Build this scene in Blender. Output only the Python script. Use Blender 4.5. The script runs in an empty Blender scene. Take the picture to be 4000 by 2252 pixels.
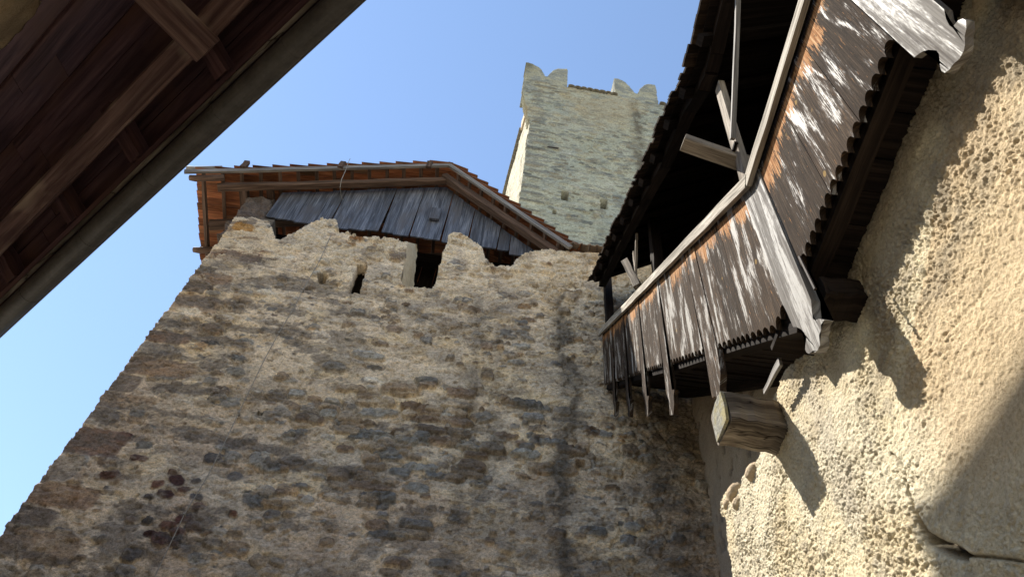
import bpy, bmesh, math, random
import numpy as np
from mathutils import Vector, Matrix

random.seed(7)
SC = bpy.context.scene
COL = SC.collection

# ------------------------------------------------------------------ camera
FPX, CX, CY = 3000.0, 2000.0, 1126.0          # focal length and centre in photo pixels (4000 x 2252)
def _n(v): return v / np.linalg.norm(v)
zc = _n(np.array([2265 - CX, FPX, -(-980 - CY)]))          # world up seen in camera (right, fwd, up)
yc = np.array([0, 1.0, 0]); yc = _n(yc - zc * (yc @ zc))
xc = np.cross(yc, zc)
B = np.array([xc, yc, zc])                                 # camera (right,fwd,up) -> world
def ray(px, py): return _n(B @ np.array([px - CX, FPX, -(py - CY)]))
def at(px, py, ax, val):
    """point of the sight line through a photo pixel on the plane world[ax] = val"""
    r = ray(px, py); return r * val / r[ax]
def atp(px, py, p, n):
    r = ray(px, py); return r * (np.dot(p, n) / np.dot(r, n))
def z1(x, y): return (.931 * x, .931 * y)
def z2(x, y): return (700 + .66 * x, 550 + .66 * y)
def z3(x, y): return (1900 + .5863 * x, 200 + .5863 * y)
def z4(x, y): return (2300 + .6897 * x, .6897 * y)
def z5(x, y): return (3000 + .6207 * x, .6207 * y)
def z6(x, y): return (2300 + .6208 * x, 900 + .6208 * y)
def z7(x, y): return (2600 + .7946 * x, 1100 + .7946 * y)
def z8(x, y): return (.7764 * x, 1200 + .7764 * y)

cam = bpy.data.cameras.new("camera"); cam_o = bpy.data.objects.new("camera", cam); COL.objects.link(cam_o)
cam.sensor_fit = 'HORIZONTAL'; cam.sensor_width = 36.0; cam.lens = 36.0 * FPX / 4000.0
cam.clip_start = 0.05; cam.clip_end = 2000
R, F, U = B @ np.array([1, 0, 0]), B @ np.array([0, 1, 0]), B @ np.array([0, 0, 1])
cam_o.matrix_world = Matrix(((R[0], U[0], -F[0], 0), (R[1], U[1], -F[1], 0), (R[2], U[2], -F[2], 0), (0, 0, 0, 1)))
SC.camera = cam_o

# ------------------------------------------------------------------ light
LDIR = _n(np.array([1.0, -0.38, -1.55]))                   # the way the sunlight travels
SUN_EL = math.asin(-LDIR[2]); SUN_AZ = math.atan2(-LDIR[0], -LDIR[1])   # azimuth from +Y towards +X
w = bpy.data.worlds.new("World"); SC.world = w; w.use_nodes = True
nt = w.node_tree; nt.nodes.clear()
sky = nt.nodes.new("ShaderNodeTexSky"); sky.sky_type = 'NISHITA'; sky.sun_disc = False
sky.sun_elevation = SUN_EL; sky.sun_rotation = SUN_AZ
sky.air_density = 1.15; sky.dust_density = 0.02; sky.ozone_density = 0.15; sky.altitude = 200
bg = nt.nodes.new("ShaderNodeBackground"); bg.inputs[1].default_value = 0.118
wo = nt.nodes.new("ShaderNodeOutputWorld")
nt.links.new(sky.outputs[0], bg.inputs[0]); nt.links.new(bg.outputs[0], wo.inputs[0])
sun = bpy.data.lights.new("sun", 'SUN'); sun.energy = 4.8; sun.angle = math.radians(0.4); sun.color = (1, .94, .84)
sun_o = bpy.data.objects.new("sun", sun); COL.objects.link(sun_o)
sun_o.rotation_euler = Vector(LDIR).to_track_quat('-Z', 'Y').to_euler()
SC.view_settings.view_transform = 'Standard'; SC.view_settings.look = 'None'
SC.view_settings.exposure = 1.08; SC.view_settings.gamma = 1.0; SC.view_settings.use_curve_mapping = False

# ------------------------------------------------------------------ tagging
def tag(o, label=None, cat=None, group=None, kind=None):
    if label: o['label'] = label
    if cat: o['category'] = cat
    if group: o['group'] = group
    if kind: o['kind'] = kind
    return o
def empty(name, loc, label, cat, group=None):
    o = bpy.data.objects.new(name, None); COL.objects.link(o); o.location = Vector(loc); o.empty_display_size = .2
    bpy.context.view_layer.update()
    return tag(o, label, cat, group)
def link(name, me, mat, parent=None):
    o = bpy.data.objects.new(name, me); COL.objects.link(o)
    if mat is not None: me.materials.append(mat)
    if parent is not None:
        o.parent = parent
        m = Matrix.Translation(-parent.location) if parent.type == 'EMPTY' else Matrix.Identity(4)
        o.matrix_parent_inverse = m
    return o

# ------------------------------------------------------------------ noise (numpy)
def _hash(ix, iy, seed):
    h = (ix.astype(np.int64) * 374761393 + iy.astype(np.int64) * 668265263 + seed * 974634777) & 0xffffffff
    h = ((h ^ (h >> 13)) * 1274126177) & 0xffffffff
    h = (h ^ (h >> 16)) & 0xffffffff
    return h / 4294967295.0
def vn(x, y, seed=0):
    ix = np.floor(x); iy = np.floor(y); fx = x - ix; fy = y - iy
    fx = fx * fx * (3 - 2 * fx); fy = fy * fy * (3 - 2 * fy)
    a = _hash(ix, iy, seed); b = _hash(ix + 1, iy, seed); c = _hash(ix, iy + 1, seed); d = _hash(ix + 1, iy + 1, seed)
    return a + (b - a) * fx + (c - a) * fy + (a - b - c + d) * fx * fy
def fbm(x, y, seed=0, o=4, g=.5):
    s = 0; a = 1; t = 0
    for k in range(o):
        s = s + a * vn(x * 2 ** k + 17.3 * k, y * 2 ** k - 9.1 * k, seed + 31 * k); t += a; a *= g
    return s / t
def ss(a, b, x):
    t = np.clip((x - a) / (b - a), 0, 1); return t * t * (3 - 2 * t)
def mixc(c, col, m): return c * (1 - m[..., None]) + np.array(col) * m[..., None]
def inpoly(x, y, poly):
    r = np.zeros(x.shape, bool); n = len(poly); j = n - 1
    for i in range(n):
        xi, yi = poly[i]; xj, yj = poly[j]
        if yi != yj:
            c = ((yi > y) != (yj > y)) & (x < (xj - xi) * (y - yi) / (yj - yi) + xi); r ^= c
        j = i
    return r
def segdist(x, y, pts):
    d = np.full(x.shape, 1e9)
    for (ax, ay), (bx, by) in zip(pts[:-1], pts[1:]):
        dx, dy = bx - ax, by - ay; t = np.clip(((x - ax) * dx + (y - ay) * dy) / (dx * dx + dy * dy), 0, 1)
        d = np.minimum(d, np.hypot(x - ax - t * dx, y - ay - t * dy))
    return d

# ------------------------------------------------------------------ relief wall
def relief(name, mat, parent, O, u, v, n, us, vs, H, keep, col=None, depth=.6, sink=None):
    """grid of real relief: point = O + u*us + v*vs + n*H; open edges are carried back by depth (wall thickness)"""
    O, u, v, n = map(np.array, (O, u, v, n))
    nu, nv = len(us), len(vs)
    UU, VV = np.meshgrid(us, vs)
    P = O + UU[..., None] * u + VV[..., None] * v + H[..., None] * n
    ids = np.arange(nu * nv).reshape(nv, nu)
    a, b, c, d = ids[:-1, :-1], ids[:-1, 1:], ids[1:, 1:], ids[1:, :-1]
    flip = np.dot(np.cross(u, v), n) < 0
    q = np.stack([a, d, c, b] if flip else [a, b, c, d], -1)[keep]
    # boundary edges
    k = np.pad(keep, 1)
    c0 = k[1:-1, 1:-1]
    edges = []
    for sl, pa, pb in ((k[:-2, 1:-1], a, b), (k[2:, 1:-1], c, d), (k[1:-1, :-2], d, a), (k[1:-1, 2:], b, c)):
        m = c0 & ~sl
        edges.append(np.stack([pa[m], pb[m]], -1))
    edges = np.concatenate(edges)
    used = np.unique(np.concatenate([q.ravel()])); remap = -np.ones(nu * nv, int); remap[used] = np.arange(len(used))
    verts = P.reshape(-1, 3)[used]
    if isinstance(depth, np.ndarray): depth = depth.reshape(-1)[np.unique(edges.ravel())][:, None]
    be = np.unique(edges.ravel()); bmap = -np.ones(nu * nv, int); bmap[be] = len(used) + np.arange(len(be))
    bverts = P.reshape(-1, 3)[be] - n * depth
    e0, e1 = edges[:, 0], edges[:, 1]
    sq = np.stack([remap[e1], remap[e0], bmap[e0], bmap[e1]], -1)
    if flip: sq = sq[:, ::-1]
    faces = np.concatenate([remap[q], sq])
    V = np.concatenate([verts, bverts])
    me = bpy.data.meshes.new(name)
    me.vertices.add(len(V)); me.vertices.foreach_set('co', V.astype(np.float32).ravel())
    me.loops.add(faces.size); me.loops.foreach_set('vertex_index', faces.astype(np.int32).ravel())
    me.polygons.add(len(faces)); me.polygons.foreach_set('loop_start', np.arange(0, faces.size, 4, dtype=np.int32))
    me.polygons.foreach_set('use_smooth', np.ones(len(faces), bool))
    if col is not None:
        cc = np.concatenate([col.reshape(-1, 3)[used], col.reshape(-1, 3)[be]])
        at_ = me.attributes.new('albedo', 'FLOAT_COLOR', 'POINT')
        at_.data.foreach_set('color', np.concatenate([cc, np.ones((len(cc), 1))], 1).astype(np.float32).ravel())
    me.update(); me.validate()
    return link(name, me, mat, parent)

class Stones:
    """stamps stones into a height map and an albedo map"""
    def __init__(s, us, vs, H, C, rng): s.us, s.vs, s.H, s.C, s.r = us, vs, H, C, rng
    def put(s, x, y, a, b, h, col, rot=0., p=2.6, edge=.14, mix=1., rough=.25, crev=0.):
        m = 1.6
        i0, i1 = np.searchsorted(s.us, [x - a * m, x + a * m]); j0, j1 = np.searchsorted(s.vs, [y - max(a * abs(math.sin(rot)), b) * m - b * .3, y + max(a * abs(math.sin(rot)), b) * m + b * .3])
        if i1 - i0 < 2 or j1 - j0 < 2: return
        X, Y = np.meshgrid(s.us[i0:i1] - x, s.vs[j0:j1] - y)
        c, q = math.cos(rot), math.sin(rot)
        X, Y = X * c + Y * q, -X * q + Y * c
        sd = int(s.r.integers(1e6))
        wob = (fbm((X + x) * 9 , (Y + y) * 11, sd, 3) - .5) * 2 * rough
        r = (np.abs(X / a) ** p + np.abs(Y / b) ** p) ** (1 / p) + wob
        M = ss(1 + edge * .5, 1 - edge, r)
        dome = np.clip(1 - r * .5, 0, 1)
        tone = .75 + .5 * fbm((X + x) * 14, (Y + y) * 18, sd + 5, 3)
        hh = s.H[j0:j1, i0:i1]; s.H[j0:j1, i0:i1] = hh * (1 - M) + M * (h * (.55 + .6 * dome) + .25 * hh) - crev * np.exp(-((r - 1.12) / .12) ** 2)
        cc = s.C[j0:j1, i0:i1]; M2 = (M * mix)[..., None]
        s.C[j0:j1, i0:i1] = cc * (1 - M2) + np.array(col) * tone[..., None] * M2

# ------------------------------------------------------------------ mesh builder with wood UVs
class MB:
    def __init__(s): s.bm = bmesh.new(); s.uv = s.bm.loops.layers.uv.new('UVMap')
    def face(s, vs, uvs=None):
        try: f = s.bm.faces.new(vs)
        except ValueError: return None
        if uvs:
            for l, q in zip(f.loops, uvs): l[s.uv].uv = q
        return f
    def bar(s, p0, p1, wd, ht, up=(0, 0, 1), n=1, jit=0., taper=1., chamfer=0.):
        """squared timber from p0 to p1 (centre line); UV v runs along its length in metres"""
        p0, p1 = Vector(p0), Vector(p1); d = (p1 - p0); L = d.length; d.normalize()
        side = d.cross(Vector(up)); side.normalize(); upv = side.cross(d)
        ou, ov = random.uniform(0, 50), random.uniform(0, 50)
        prof = [(-.5, -.5), (.5, -.5), (.5, .5), (-.5, .5)]
        if chamfer: prof = [(-.5 + chamfer, -.5), (.5 - chamfer, -.5), (.5, -.5 + chamfer), (.5, .5 - chamfer), (.5 - chamfer, .5), (-.5 + chamfer, .5), (-.5, .5 - chamfer), (-.5, -.5 + chamfer)]
        K = len(prof)
        rings = []
        for i in range(n + 1):
            t = i / n; k = 1 + (taper - 1) * t
            cpt = p0 + d * (L * t) + side * random.uniform(-jit, jit) + upv * random.uniform(-jit, jit)
            rings.append([s.bm.verts.new(cpt + side * (a * wd * k + random.uniform(-jit, jit) * .6) + upv * (b * ht * k + random.uniform(-jit, jit) * .6)) for a, b in prof])
        per = [0]
        for i in range(K):
            a, b = prof[i], prof[(i + 1) % K]; per.append(per[-1] + math.hypot((a[0] - b[0]) * wd, (a[1] - b[1]) * ht))
        for i in range(n):
            v0, v1 = ov + L * i / n, ov + L * (i + 1) / n
            for k in range(K):
                k2 = (k + 1) % K
                s.face([rings[i][k], rings[i][k2], rings[i + 1][k2], rings[i + 1][k]],
                       [(ou + per[k], v0), (ou + per[k + 1], v0), (ou + per[k + 1], v1), (ou + per[k], v1)])
        s.face(rings[0][::-1], [(ou + 9 + a * wd, ov + b * ht) for a, b in prof][::-1])
        s.face(rings[-1], [(ou + 9 + a * wd, ov + b * ht) for a, b in prof])
        return s
    def prism(s, pts, f0, f1, uvs=None):
        """closed outline extruded; f0(i), f1(i) -> points of the two sides"""
        n = len(pts)
        A = [s.bm.verts.new(Vector(f0(p))) for p in pts]; Bv = [s.bm.verts.new(Vector(f1(p))) for p in pts]
        uv = uvs or [tuple(p) for p in pts]
        s.face(A, uv); s.face(Bv[::-1], uv[::-1])
        for i in range(n):
            j = (i + 1) % n; s.face([A[j], A[i], Bv[i], Bv[j]], [uv[j], uv[i], (uv[i][0] + .03, uv[i][1]), (uv[j][0] + .03, uv[j][1])])
        return s
    def tube(s, pts, r, seg=8, cap=True, half=None):
        pts = [Vector(p) for p in pts]; rings = []
        for i, p in enumerate(pts):
            d = (pts[min(i + 1, len(pts) - 1)] - pts[max(i - 1, 0)]).normalized()
            ref = Vector((0, 0, 1)) if abs(d.z) < .9 else Vector((0, 1, 0))
            a = d.cross(ref).normalized(); b = a.cross(d)
            rr = r[i] if isinstance(r, (list, tuple)) else r
            rings.append([s.bm.verts.new(p + (a * math.cos(2 * math.pi * k / seg) + b * math.sin(2 * math.pi * k / seg)) * rr) for k in range(seg)])
        L = 0
        for i in range(len(pts) - 1):
            l = (pts[i + 1] - pts[i]).length
            for k in range(seg):
                k2 = (k + 1) % seg
                s.face([rings[i][k], rings[i][k2], rings[i + 1][k2], rings[i + 1][k]], [(k * .03, L), (k * .03 + .03, L), (k * .03 + .03, L + l), (k * .03, L + l)])
            L += l
        if cap: s.face(rings[0][::-1]); s.face(rings[-1])
        return s
    def build(s, name, mat, parent=None, smooth=False, bevel=0):
        bmesh.ops.recalc_face_normals(s.bm, faces=s.bm.faces)
        me = bpy.data.meshes.new(name); s.bm.to_mesh(me); s.bm.free()
        if smooth:
            for p in me.polygons: p.use_smooth = True
        o = link(name, me, mat, parent)
        if bevel:
            b = o.modifiers.new('bevel', 'BEVEL'); b.width = bevel; b.segments = 2; b.limit_method = 'ANGLE'
        return o

# ------------------------------------------------------------------ materials
class NT:
    def __init__(s, name):
        s.m = bpy.data.materials.new(name); s.m.use_nodes = True; s.t = s.m.node_tree; s.t.nodes.clear()
        s.out = s.n("OutputMaterial"); s.b = s.n("BsdfPrincipled"); s.l(s.b.outputs[0], s.out.inputs[0])
    def n(s, typ, **kw):
        x = s.t.nodes.new("ShaderNode" + typ)
        for k, v in kw.items(): setattr(x, k, v)
        return x
    def l(s, a, b): s.t.links.new(a, b)
    def coord(s, kind, scale=(1, 1, 1)):
        if kind == 'UV': c = s.n("UVMap"); c.uv_map = 'UVMap'; o = c.outputs[0]
        elif kind == 'POS': c = s.n("NewGeometry"); o = c.outputs['Position']
        else: c = s.n("TexCoord"); o = c.outputs[kind]
        m = s.n("Mapping"); m.inputs['Scale'].default_value = scale; s.l(o, m.inputs[0]); return m.outputs[0]
    def noise(s, co, scale=1, detail=4, rough=.55, dist=0.):
        x = s.n("TexNoise"); x.inputs['Scale'].default_value = scale; x.inputs['Detail'].default_value = detail
        x.inputs['Roughness'].default_value = rough; x.inputs['Distortion'].default_value = dist
        s.l(co, x.inputs['Vector']); return x.outputs['Fac']
    def ramp(s, f, stops):
        r = s.n("ValToRGB"); e = r.color_ramp.elements
        while len(e) < len(stops): e.new(.5)
        for k, (p, c) in enumerate(stops):
            e[k].position = p; e[k].color = (*c, 1) if isinstance(c, (tuple, list)) else (c, c, c, 1)
        s.l(f, r.inputs[0]); return r.outputs[0]
    def mix(s, f, a, b, mode='MIX'):
        x = s.n("Mix", data_type='RGBA', blend_type=mode)
        for k, v in ((0, f), (6, a), (7, b)):
            if isinstance(v, (int, float)): x.inputs[k].default_value = v
            elif isinstance(v, tuple): x.inputs[k].default_value = (*v, 1)
            else: s.l(v, x.inputs[k])
        return x.outputs[2]
    def math(s, op, a, b=0., c=None):
        x = s.n("Math", operation=op)
        for k, v in enumerate((a, b) if c is None else (a, b, c)):
            if isinstance(v, (int, float)): x.inputs[k].default_value = v
            else: s.l(v, x.inputs[k])
        return x.outputs[0]
    def bump(s, h, strength=.5, dist=.01, prev=None):
        x = s.n("Bump"); x.inputs['Strength'].default_value = strength; x.inputs['Distance'].default_value = dist
        s.l(h, x.inputs['Height'])
        if prev is not None: s.l(prev, x.inputs['Normal'])
        return x.outputs[0]
    def done(s, col, rough, normal=None, spec=.3, metal=0.):
        for k, v in (('Base Color', col), ('Roughness', rough)):
            if isinstance(v, (int, float)): s.b.inputs[k].default_value = v
            elif isinstance(v, tuple): s.b.inputs[k].default_value = (*v, 1)
            else: s.l(v, s.b.inputs[k])
        s.b.inputs['Specular IOR Level'].default_value = spec; s.b.inputs['Metallic'].default_value = metal
        if normal is not None: s.l(normal, s.b.inputs['Normal'])
        return s.m

def masonry(name, scale=1., bumpd=.012, mult=(1, 1, 1), strength=.9):
    t = NT(name); a = t.n("Attribute"); a.attribute_name = 'albedo'
    p = t.coord('POS', (scale, scale, scale * 1.5))
    f = t.noise(p, 24, 6, .68); g = t.noise(p, 75, 4, .6); big = t.noise(p, 2.2, 3)
    c = t.mix(1, a.outputs[0], t.ramp(f, [(.30, (.42, .40, .38)), (.44, (.86, .85, .83)), (.56, (1.08, 1.07, 1.05)), (.72, (1.38, 1.38, 1.36))]), 'MULTIPLY')  # fine crevice shade and grime painted as contrast into the colour
    c = t.mix(1, c, t.ramp(g, [(.32, .62), (.5, 1.0), (.68, 1.22)]), 'MULTIPLY')
    c = t.mix(1, c, t.ramp(big, [(.3, tuple(.86 * m for m in mult)), (.7, tuple(1.1 * m for m in mult))]), 'MULTIPLY')
    nn = t.bump(f, strength, bumpd * 1.6); nn = t.bump(g, strength * .8, bumpd * .5, nn)
    return t.done(c, .92, nn, .12)

def wood(name, dark, mid, light, gu=60, gv=2.2, rough=(.6, .9), bumpd=.004, blotch=None, spec=.25, island=.25, crack=None):
    t = NT(name); uv = t.coord('UV', (gu, gv, 1)); uv2 = t.coord('UV', (gu * .22, gv * .5, 1)); uv3 = t.coord('UV', (3, 1.2, 1))
    f = t.noise(uv, 1, 5, .65, .4); g = t.noise(uv2, 1, 4, .6, .8); h = t.noise(uv3, 1, 3)
    c = t.ramp(f, [(.3, dark), (.5, mid), (.74, light)])
    c = t.mix(t.ramp(g, [(.42, 0.), (.64, .75)]), c, dark)
    if blotch: c = t.mix(t.ramp(h, [(.5, 0.), (.68, .8)]), c, blotch)
    if crack:
        k_ = t.noise(t.coord('UV', (crack, .8, 1)), 1, 3, .6, .3)
        c = t.mix(t.ramp(k_, [(.478, 0.), (.492, .92), (.506, 0.)]), c, (.012, .008, .006))
    isl = t.n("NewGeometry")
    if island: c = t.mix(1, c, t.ramp(isl.outputs['Random Per Island'], [(0, 1 - island), (1, 1 + island)]), 'MULTIPLY')
    ro = t.ramp(g, [(.3, rough[0]), (.7, rough[1])])
    nn = t.bump(f, .8, bumpd); nn = t.bump(g, .7, bumpd * 2, nn)
    return t.done(c, ro, nn, spec)

M = {}
M['facade'] = masonry("rubble_masonry", mult=(1.06, 1.03, .985))
M['tower'] = masonry("old_tower_masonry", .5, .02, strength=.7)
M['gable'] = wood("grey_gable_wood", (.026, .028, .037), (.112, .123, .157), (.29, .306, .35), 55, 1.6, (.45, .7), .003, spec=.3, island=.22, blotch=(.085, .08, .085))
M['rail'] = wood("pale_weathered_wood", (.12, .103, .08), (.38, .335, .27), (.60, .55, .46), 70, 2.0, (.7, .9), .005, spec=.2, island=.1)
M['grey'] = wood("grey_timber", (.09, .082, .077), (.25, .23, .21), (.40, .375, .345), 60, 1.8, (.65, .9), .004)
M['brown'] = wood("brown_timber", (.035, .022, .016), (.12, .076, .055), (.22, .15, .11), 50, 1.6, (.75, .95), .004)
M['dark'] = wood("dark_timber", (.008, .006, .005), (.02, .014, .011), (.045, .032, .024), 40, 1.4, (.8, .95), .003, spec=.1)  # near black wood; also carries painted shade on corbel and loft panel
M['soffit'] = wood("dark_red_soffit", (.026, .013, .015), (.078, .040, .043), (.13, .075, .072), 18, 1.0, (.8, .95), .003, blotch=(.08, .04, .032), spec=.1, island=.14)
M['purlin'] = wood("old_purlin_wood", (.045, .026, .026), (.13, .08, .073), (.22, .155, .135), 26, 1.0, (.8, .95), .004, blotch=(.30, .235, .19), spec=.1, island=.0)
M['shingle'] = wood("red_brown_shingle", (.09, .038, .022), (.30, .11, .05), (.44, .20, .095), 30, 2.5, (.8, .95), .004, blotch=(.13, .085, .05), spec=.1, island=.45)
M['strut'] = wood("brown_weathered_strut", (.10, .08, .062), (.30, .25, .195), (.50, .44, .355), 60, 2.0, (.7, .9), .005, spec=.15, island=.1)
M['larch'] = wood("dark_larch_shingle", (.015, .01, .008), (.055, .036, .024), (.12, .08, .05), 40, 2.5, (.75, .95), .004, spec=.12, island=.45)
M['beam'] = wood("cracked_corbel_wood", (.035, .028, .022), (.165, .138, .112), (.33, .29, .238), 24, 1.8, (.8, .95), .010, blotch=(.075, .052, .036), spec=.1, island=0, crack=9)

def endgrain():
    t = NT("lichened_end_grain"); p = t.coord('POS'); f = t.noise(p, 45, 5, .7); g = t.noise(p, 9, 3)
    c = t.ramp(f, [(.3, (.12, .115, .10)), (.55, (.27, .265, .23)), (.75, (.42, .40, .33))])
    c = t.mix(t.ramp(g, [(.5, 0.), (.65, .7)]), c, (.34, .29, .14))
    return t.done(c, .95, t.bump(f, 1, .012), .1)
M['end'] = endgrain()

def parapet():
    t = NT("charred_parapet_boards")
    uv = t.coord('UV', (95, 3.0, 1)); uvc = t.coord('UV', (11, 1.35, 1)); uvd = t.coord('UV', (75, 5.0, 1)); uve = t.coord('UV', (150, 8, 1)); uvk = t.coord('UV', (4, 1.2, 1))
    u2 = t.n("UVMap"); u2.uv_map = 'drop'; sep = t.n("SeparateXYZ"); t.l(u2.outputs[0], sep.inputs[0])
    rnd, drop = sep.outputs[0], sep.outputs[1]
    f = t.noise(uv, 1, 5, .65, .4); h = t.noise(uvk, 1, 4, .6, .4); cl = t.noise(uvc, 1, 5, .6, .5); q = t.noise(uvd, 1, 5, .7, .2); e = t.noise(uve, 1, 5, .7, .4)
    c = t.ramp(f, [(.3, (.013, .009, .006)), (.52, (.038, .025, .016)), (.75, (.095, .067, .045))])
    c = t.mix(1, c, t.ramp(rnd, [(0, .75), (1, 1.3)]), 'MULTIPLY')
    # silvered flaking fibres and sun glare, both painted pale in long drifts
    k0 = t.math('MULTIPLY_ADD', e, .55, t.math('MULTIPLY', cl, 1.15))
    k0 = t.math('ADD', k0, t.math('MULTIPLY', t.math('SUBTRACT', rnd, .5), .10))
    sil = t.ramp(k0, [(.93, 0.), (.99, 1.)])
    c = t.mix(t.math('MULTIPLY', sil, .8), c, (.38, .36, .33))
    # bare orange wood still sheltered below the rail, torn into long splinters
    m = t.math('SUBTRACT', t.math('MULTIPLY_ADD', q, 1.1, t.math('MULTIPLY', h, 1.25)), t.math('MULTIPLY_ADD', drop, 1.15, .93))
    m = t.ramp(m, [(.0, 0.), (.05, 1.)])
    band = t.ramp(t.math('MULTIPLY_ADD', q, .06, drop), [(.10, 0.), (.13, 1.)])
    m = t.math('MULTIPLY', m, band)
    oc = t.ramp(f, [(.3, (.14, .05, .016)), (.5, (.34, .165, .068)), (.75, (.58, .41, .24))])
    c = t.mix(m, c, oc)
    c = t.mix(t.math('MULTIPLY', t.ramp(q, [(.62, 0.), (.68, 1.)]), .75), c, (.30, .15, .06))
    v = t.n("TexVoronoi"); v.inputs['Scale'].default_value = 1; t.l(t.coord('UV', (5.5, 3.2, 1)), v.inputs['Vector'])
    k = t.ramp(t.math('MULTIPLY_ADD', e, .06, v.outputs['Distance']), [(.085, 1.), (.12, 0.)])
    c = t.mix(t.math('MULTIPLY', k, .8), c, (.26, .17, .06))
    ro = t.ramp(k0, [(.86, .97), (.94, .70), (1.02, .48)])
    ro = t.math('MAXIMUM', ro, t.math('MULTIPLY', m, .9))
    nn = t.bump(f, .8, .003); nn = t.bump(e, .6, .003, nn)
    return t.done(c, ro, nn, .12)
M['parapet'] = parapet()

def silver():
    t = NT("silvered_board"); uv = t.coord('UV', (70, 1.2, 1)); uvb = t.coord('UV', (16, .7, 1)); uve = t.coord('UV', (120, 12, 1))
    f = t.noise(uv, 1, 5, .6, .3); g = t.noise(uvb, 1, 4, .6, .5); e = t.noise(uve, 1, 4, .7)
    c = t.ramp(f, [(.32, (.06, .051, .045)), (.5, (.115, .104, .094)), (.72, (.20, .188, .172))])
    k0 = t.math('MULTIPLY_ADD', e, .4, t.math('MULTIPLY', g, 1.1))
    c = t.mix(t.ramp(k0, [(.74, 0.), (.84, .7)]), c, (.33, .32, .30))  # pale sheen patches painted into the board colour
    ro = t.ramp(k0, [(.68, .9), (.88, .52)])
    return t.done(c, ro, t.bump(e, .35, .0015, t.bump(f, .5, .002)), .25)
M['silver'] = silver()

def plaster():
    t = NT("rough_lime_render"); a = t.n("Attribute"); a.attribute_name = 'albedo'
    p = t.coord('POS'); f = t.noise(p, 60, 5, .7); g = t.noise(p, 170, 3, .6); b = t.noise(p, 3.0, 4)
    c = t.mix(1, a.outputs[0], t.ramp(f, [(.3, (.70, .66, .6)), (.52, (1, 1, 1)), (.75, (1.2, 1.2, 1.18))]), 'MULTIPLY')
    c = t.mix(1, c, t.ramp(b, [(.3, (.88, .87, .86)), (.7, (1.08, 1.08, 1.06))]), 'MULTIPLY')
    return t.done(c, .95, t.bump(g, .9, .004, t.bump(f, 1., .009)), .1)
M['plaster'] = plaster()

def simple(name, c1, c2, scale=6, rough=.9, bumpd=.01, spec=.15, metal=0.):
    t = NT(name); p = t.coord('POS'); f = t.noise(p, scale, 6, .65); g = t.noise(p, scale * 6, 4)
    c = t.mix(t.ramp(f, [(.35, 0.), (.65, 1.)]), c1, c2)
    c = t.mix(1, c, t.ramp(g, [(.3, .8), (.7, 1.15)]), 'MULTIPLY')
    return t.done(c, rough, t.bump(g, .6, bumpd), spec, metal)
M['gutter'] = simple("aged_zinc", (.052, .048, .046), (.088, .082, .077), 5, .55, .001, .4, .25)
M['seam'] = simple("zinc_seam", (.03, .027, .026), (.05, .046, .044), 9, .6, .001, .3)
M['ground'] = simple("pale_cobbles", (.32, .29, .235), (.42, .38, .31), 3, .95, .02)
M['houseplaster'] = simple("old_house_plaster", (.40, .31, .21), (.52, .42, .29), 7, .95, .02)
M['jamb'] = simple("pale_jamb_render", (.66, .57, .40), (.76, .68, .51), 9, .95, .015)
M['tile'] = simple("old_clay_tile", (.24, .175, .13), (.36, .28, .21), 8, .9, .006)
M['towertile'] = simple("mossy_coping_tile", (.17, .155, .12), (.27, .245, .19), 6, .9, .01)
M['iron'] = simple("rusty_iron", (.03, .022, .018), (.06, .042, .032), 20, .7, .002, .3)
M['wire'] = simple("grey_wire", (.20, .19, .17), (.34, .32, .28), 20, .5, .001, .4)
M['interior'] = simple("dim_interior_wall", (.10, .085, .07), (.15, .13, .105), 4, .95, .02)

rng = np.random.default_rng(5)

# ================================================================== GROUND
gm = MB(); gv = [gm.bm.verts.new(p) for p in ((-150, -150, -1.6), (150, -150, -1.6), (150, 150, -1.6), (-150, 150, -1.6))]; gm.face(gv)
tag(gm.build("ground", M['ground']), kind='structure')

# ================================================================== MAIN TOWER HOUSE
FY = 7.5
house = empty("tower_house", (-1.2, 8.5, -1.6), "rubble stone tower house with slots, ragged battlements and a boarded gable", "building")
STEP = .014
us = np.arange(-5.40, 2.95, STEP); vs = np.arange(2.6, 12.5, STEP)
UU, VV = np.meshgrid(us, vs)
sil = [at(*z2(*p), 1, FY)[[0, 2]] for p in [(335,450),(400,455),(430,445),(460,452),(510,460),(540,475),(556,530),(575,590),(600,592),(620,580),(650,555),(690,540),(740,505),(790,480),(850,460),(900,458),(935,465),(945,545),(1000,540),(1030,552),(1070,570),(1130,562),(1200,570),(1260,578),(1310,588),(1352,598),(1334,740),(1312,858),(1440,866),(1505,870),(1540,730),(1580,590),(1595,545),(1630,540),(1660,545),(1690,570),(1750,600),(1800,640),(1810,690),(1870,730),(1880,755),(1900,755),(1930,742),(1960,735),(2000,700),(2040,675),(2080,655),(2150,645),(2220,640),(2500,665)]]
sil = [tuple(p) for p in sil] + [(2.95, 12.1), (2.95, 2.0), (-5.17, 2.0)]
wx, wy = (fbm(UU * 6, VV * 6, 3, 3) - .5) * .07, (fbm(UU * 6, VV * 6, 4, 3) - .5) * .07
inside = inpoly(UU + wx, VV + wy, sil) & (UU > -5.17 + (fbm(VV * 3, VV * 0 + 2, 8, 4) - .5) * .035)
slit = [tuple(at(*z2(*p), 1, FY)[[0, 2]]) for p in ((1055,740),(1118,735),(1065,905),(1000,905))]
hole = [tuple(at(*z2(*p), 1, FY)[[0, 2]]) for p in ((815,795),(850,788),(885,800),(862,835),(832,840))]
inside &= ~inpoly(UU + wx * .3, VV + wy * .3, slit) & ~inpoly(UU + wx * .4, VV, hole)
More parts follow.
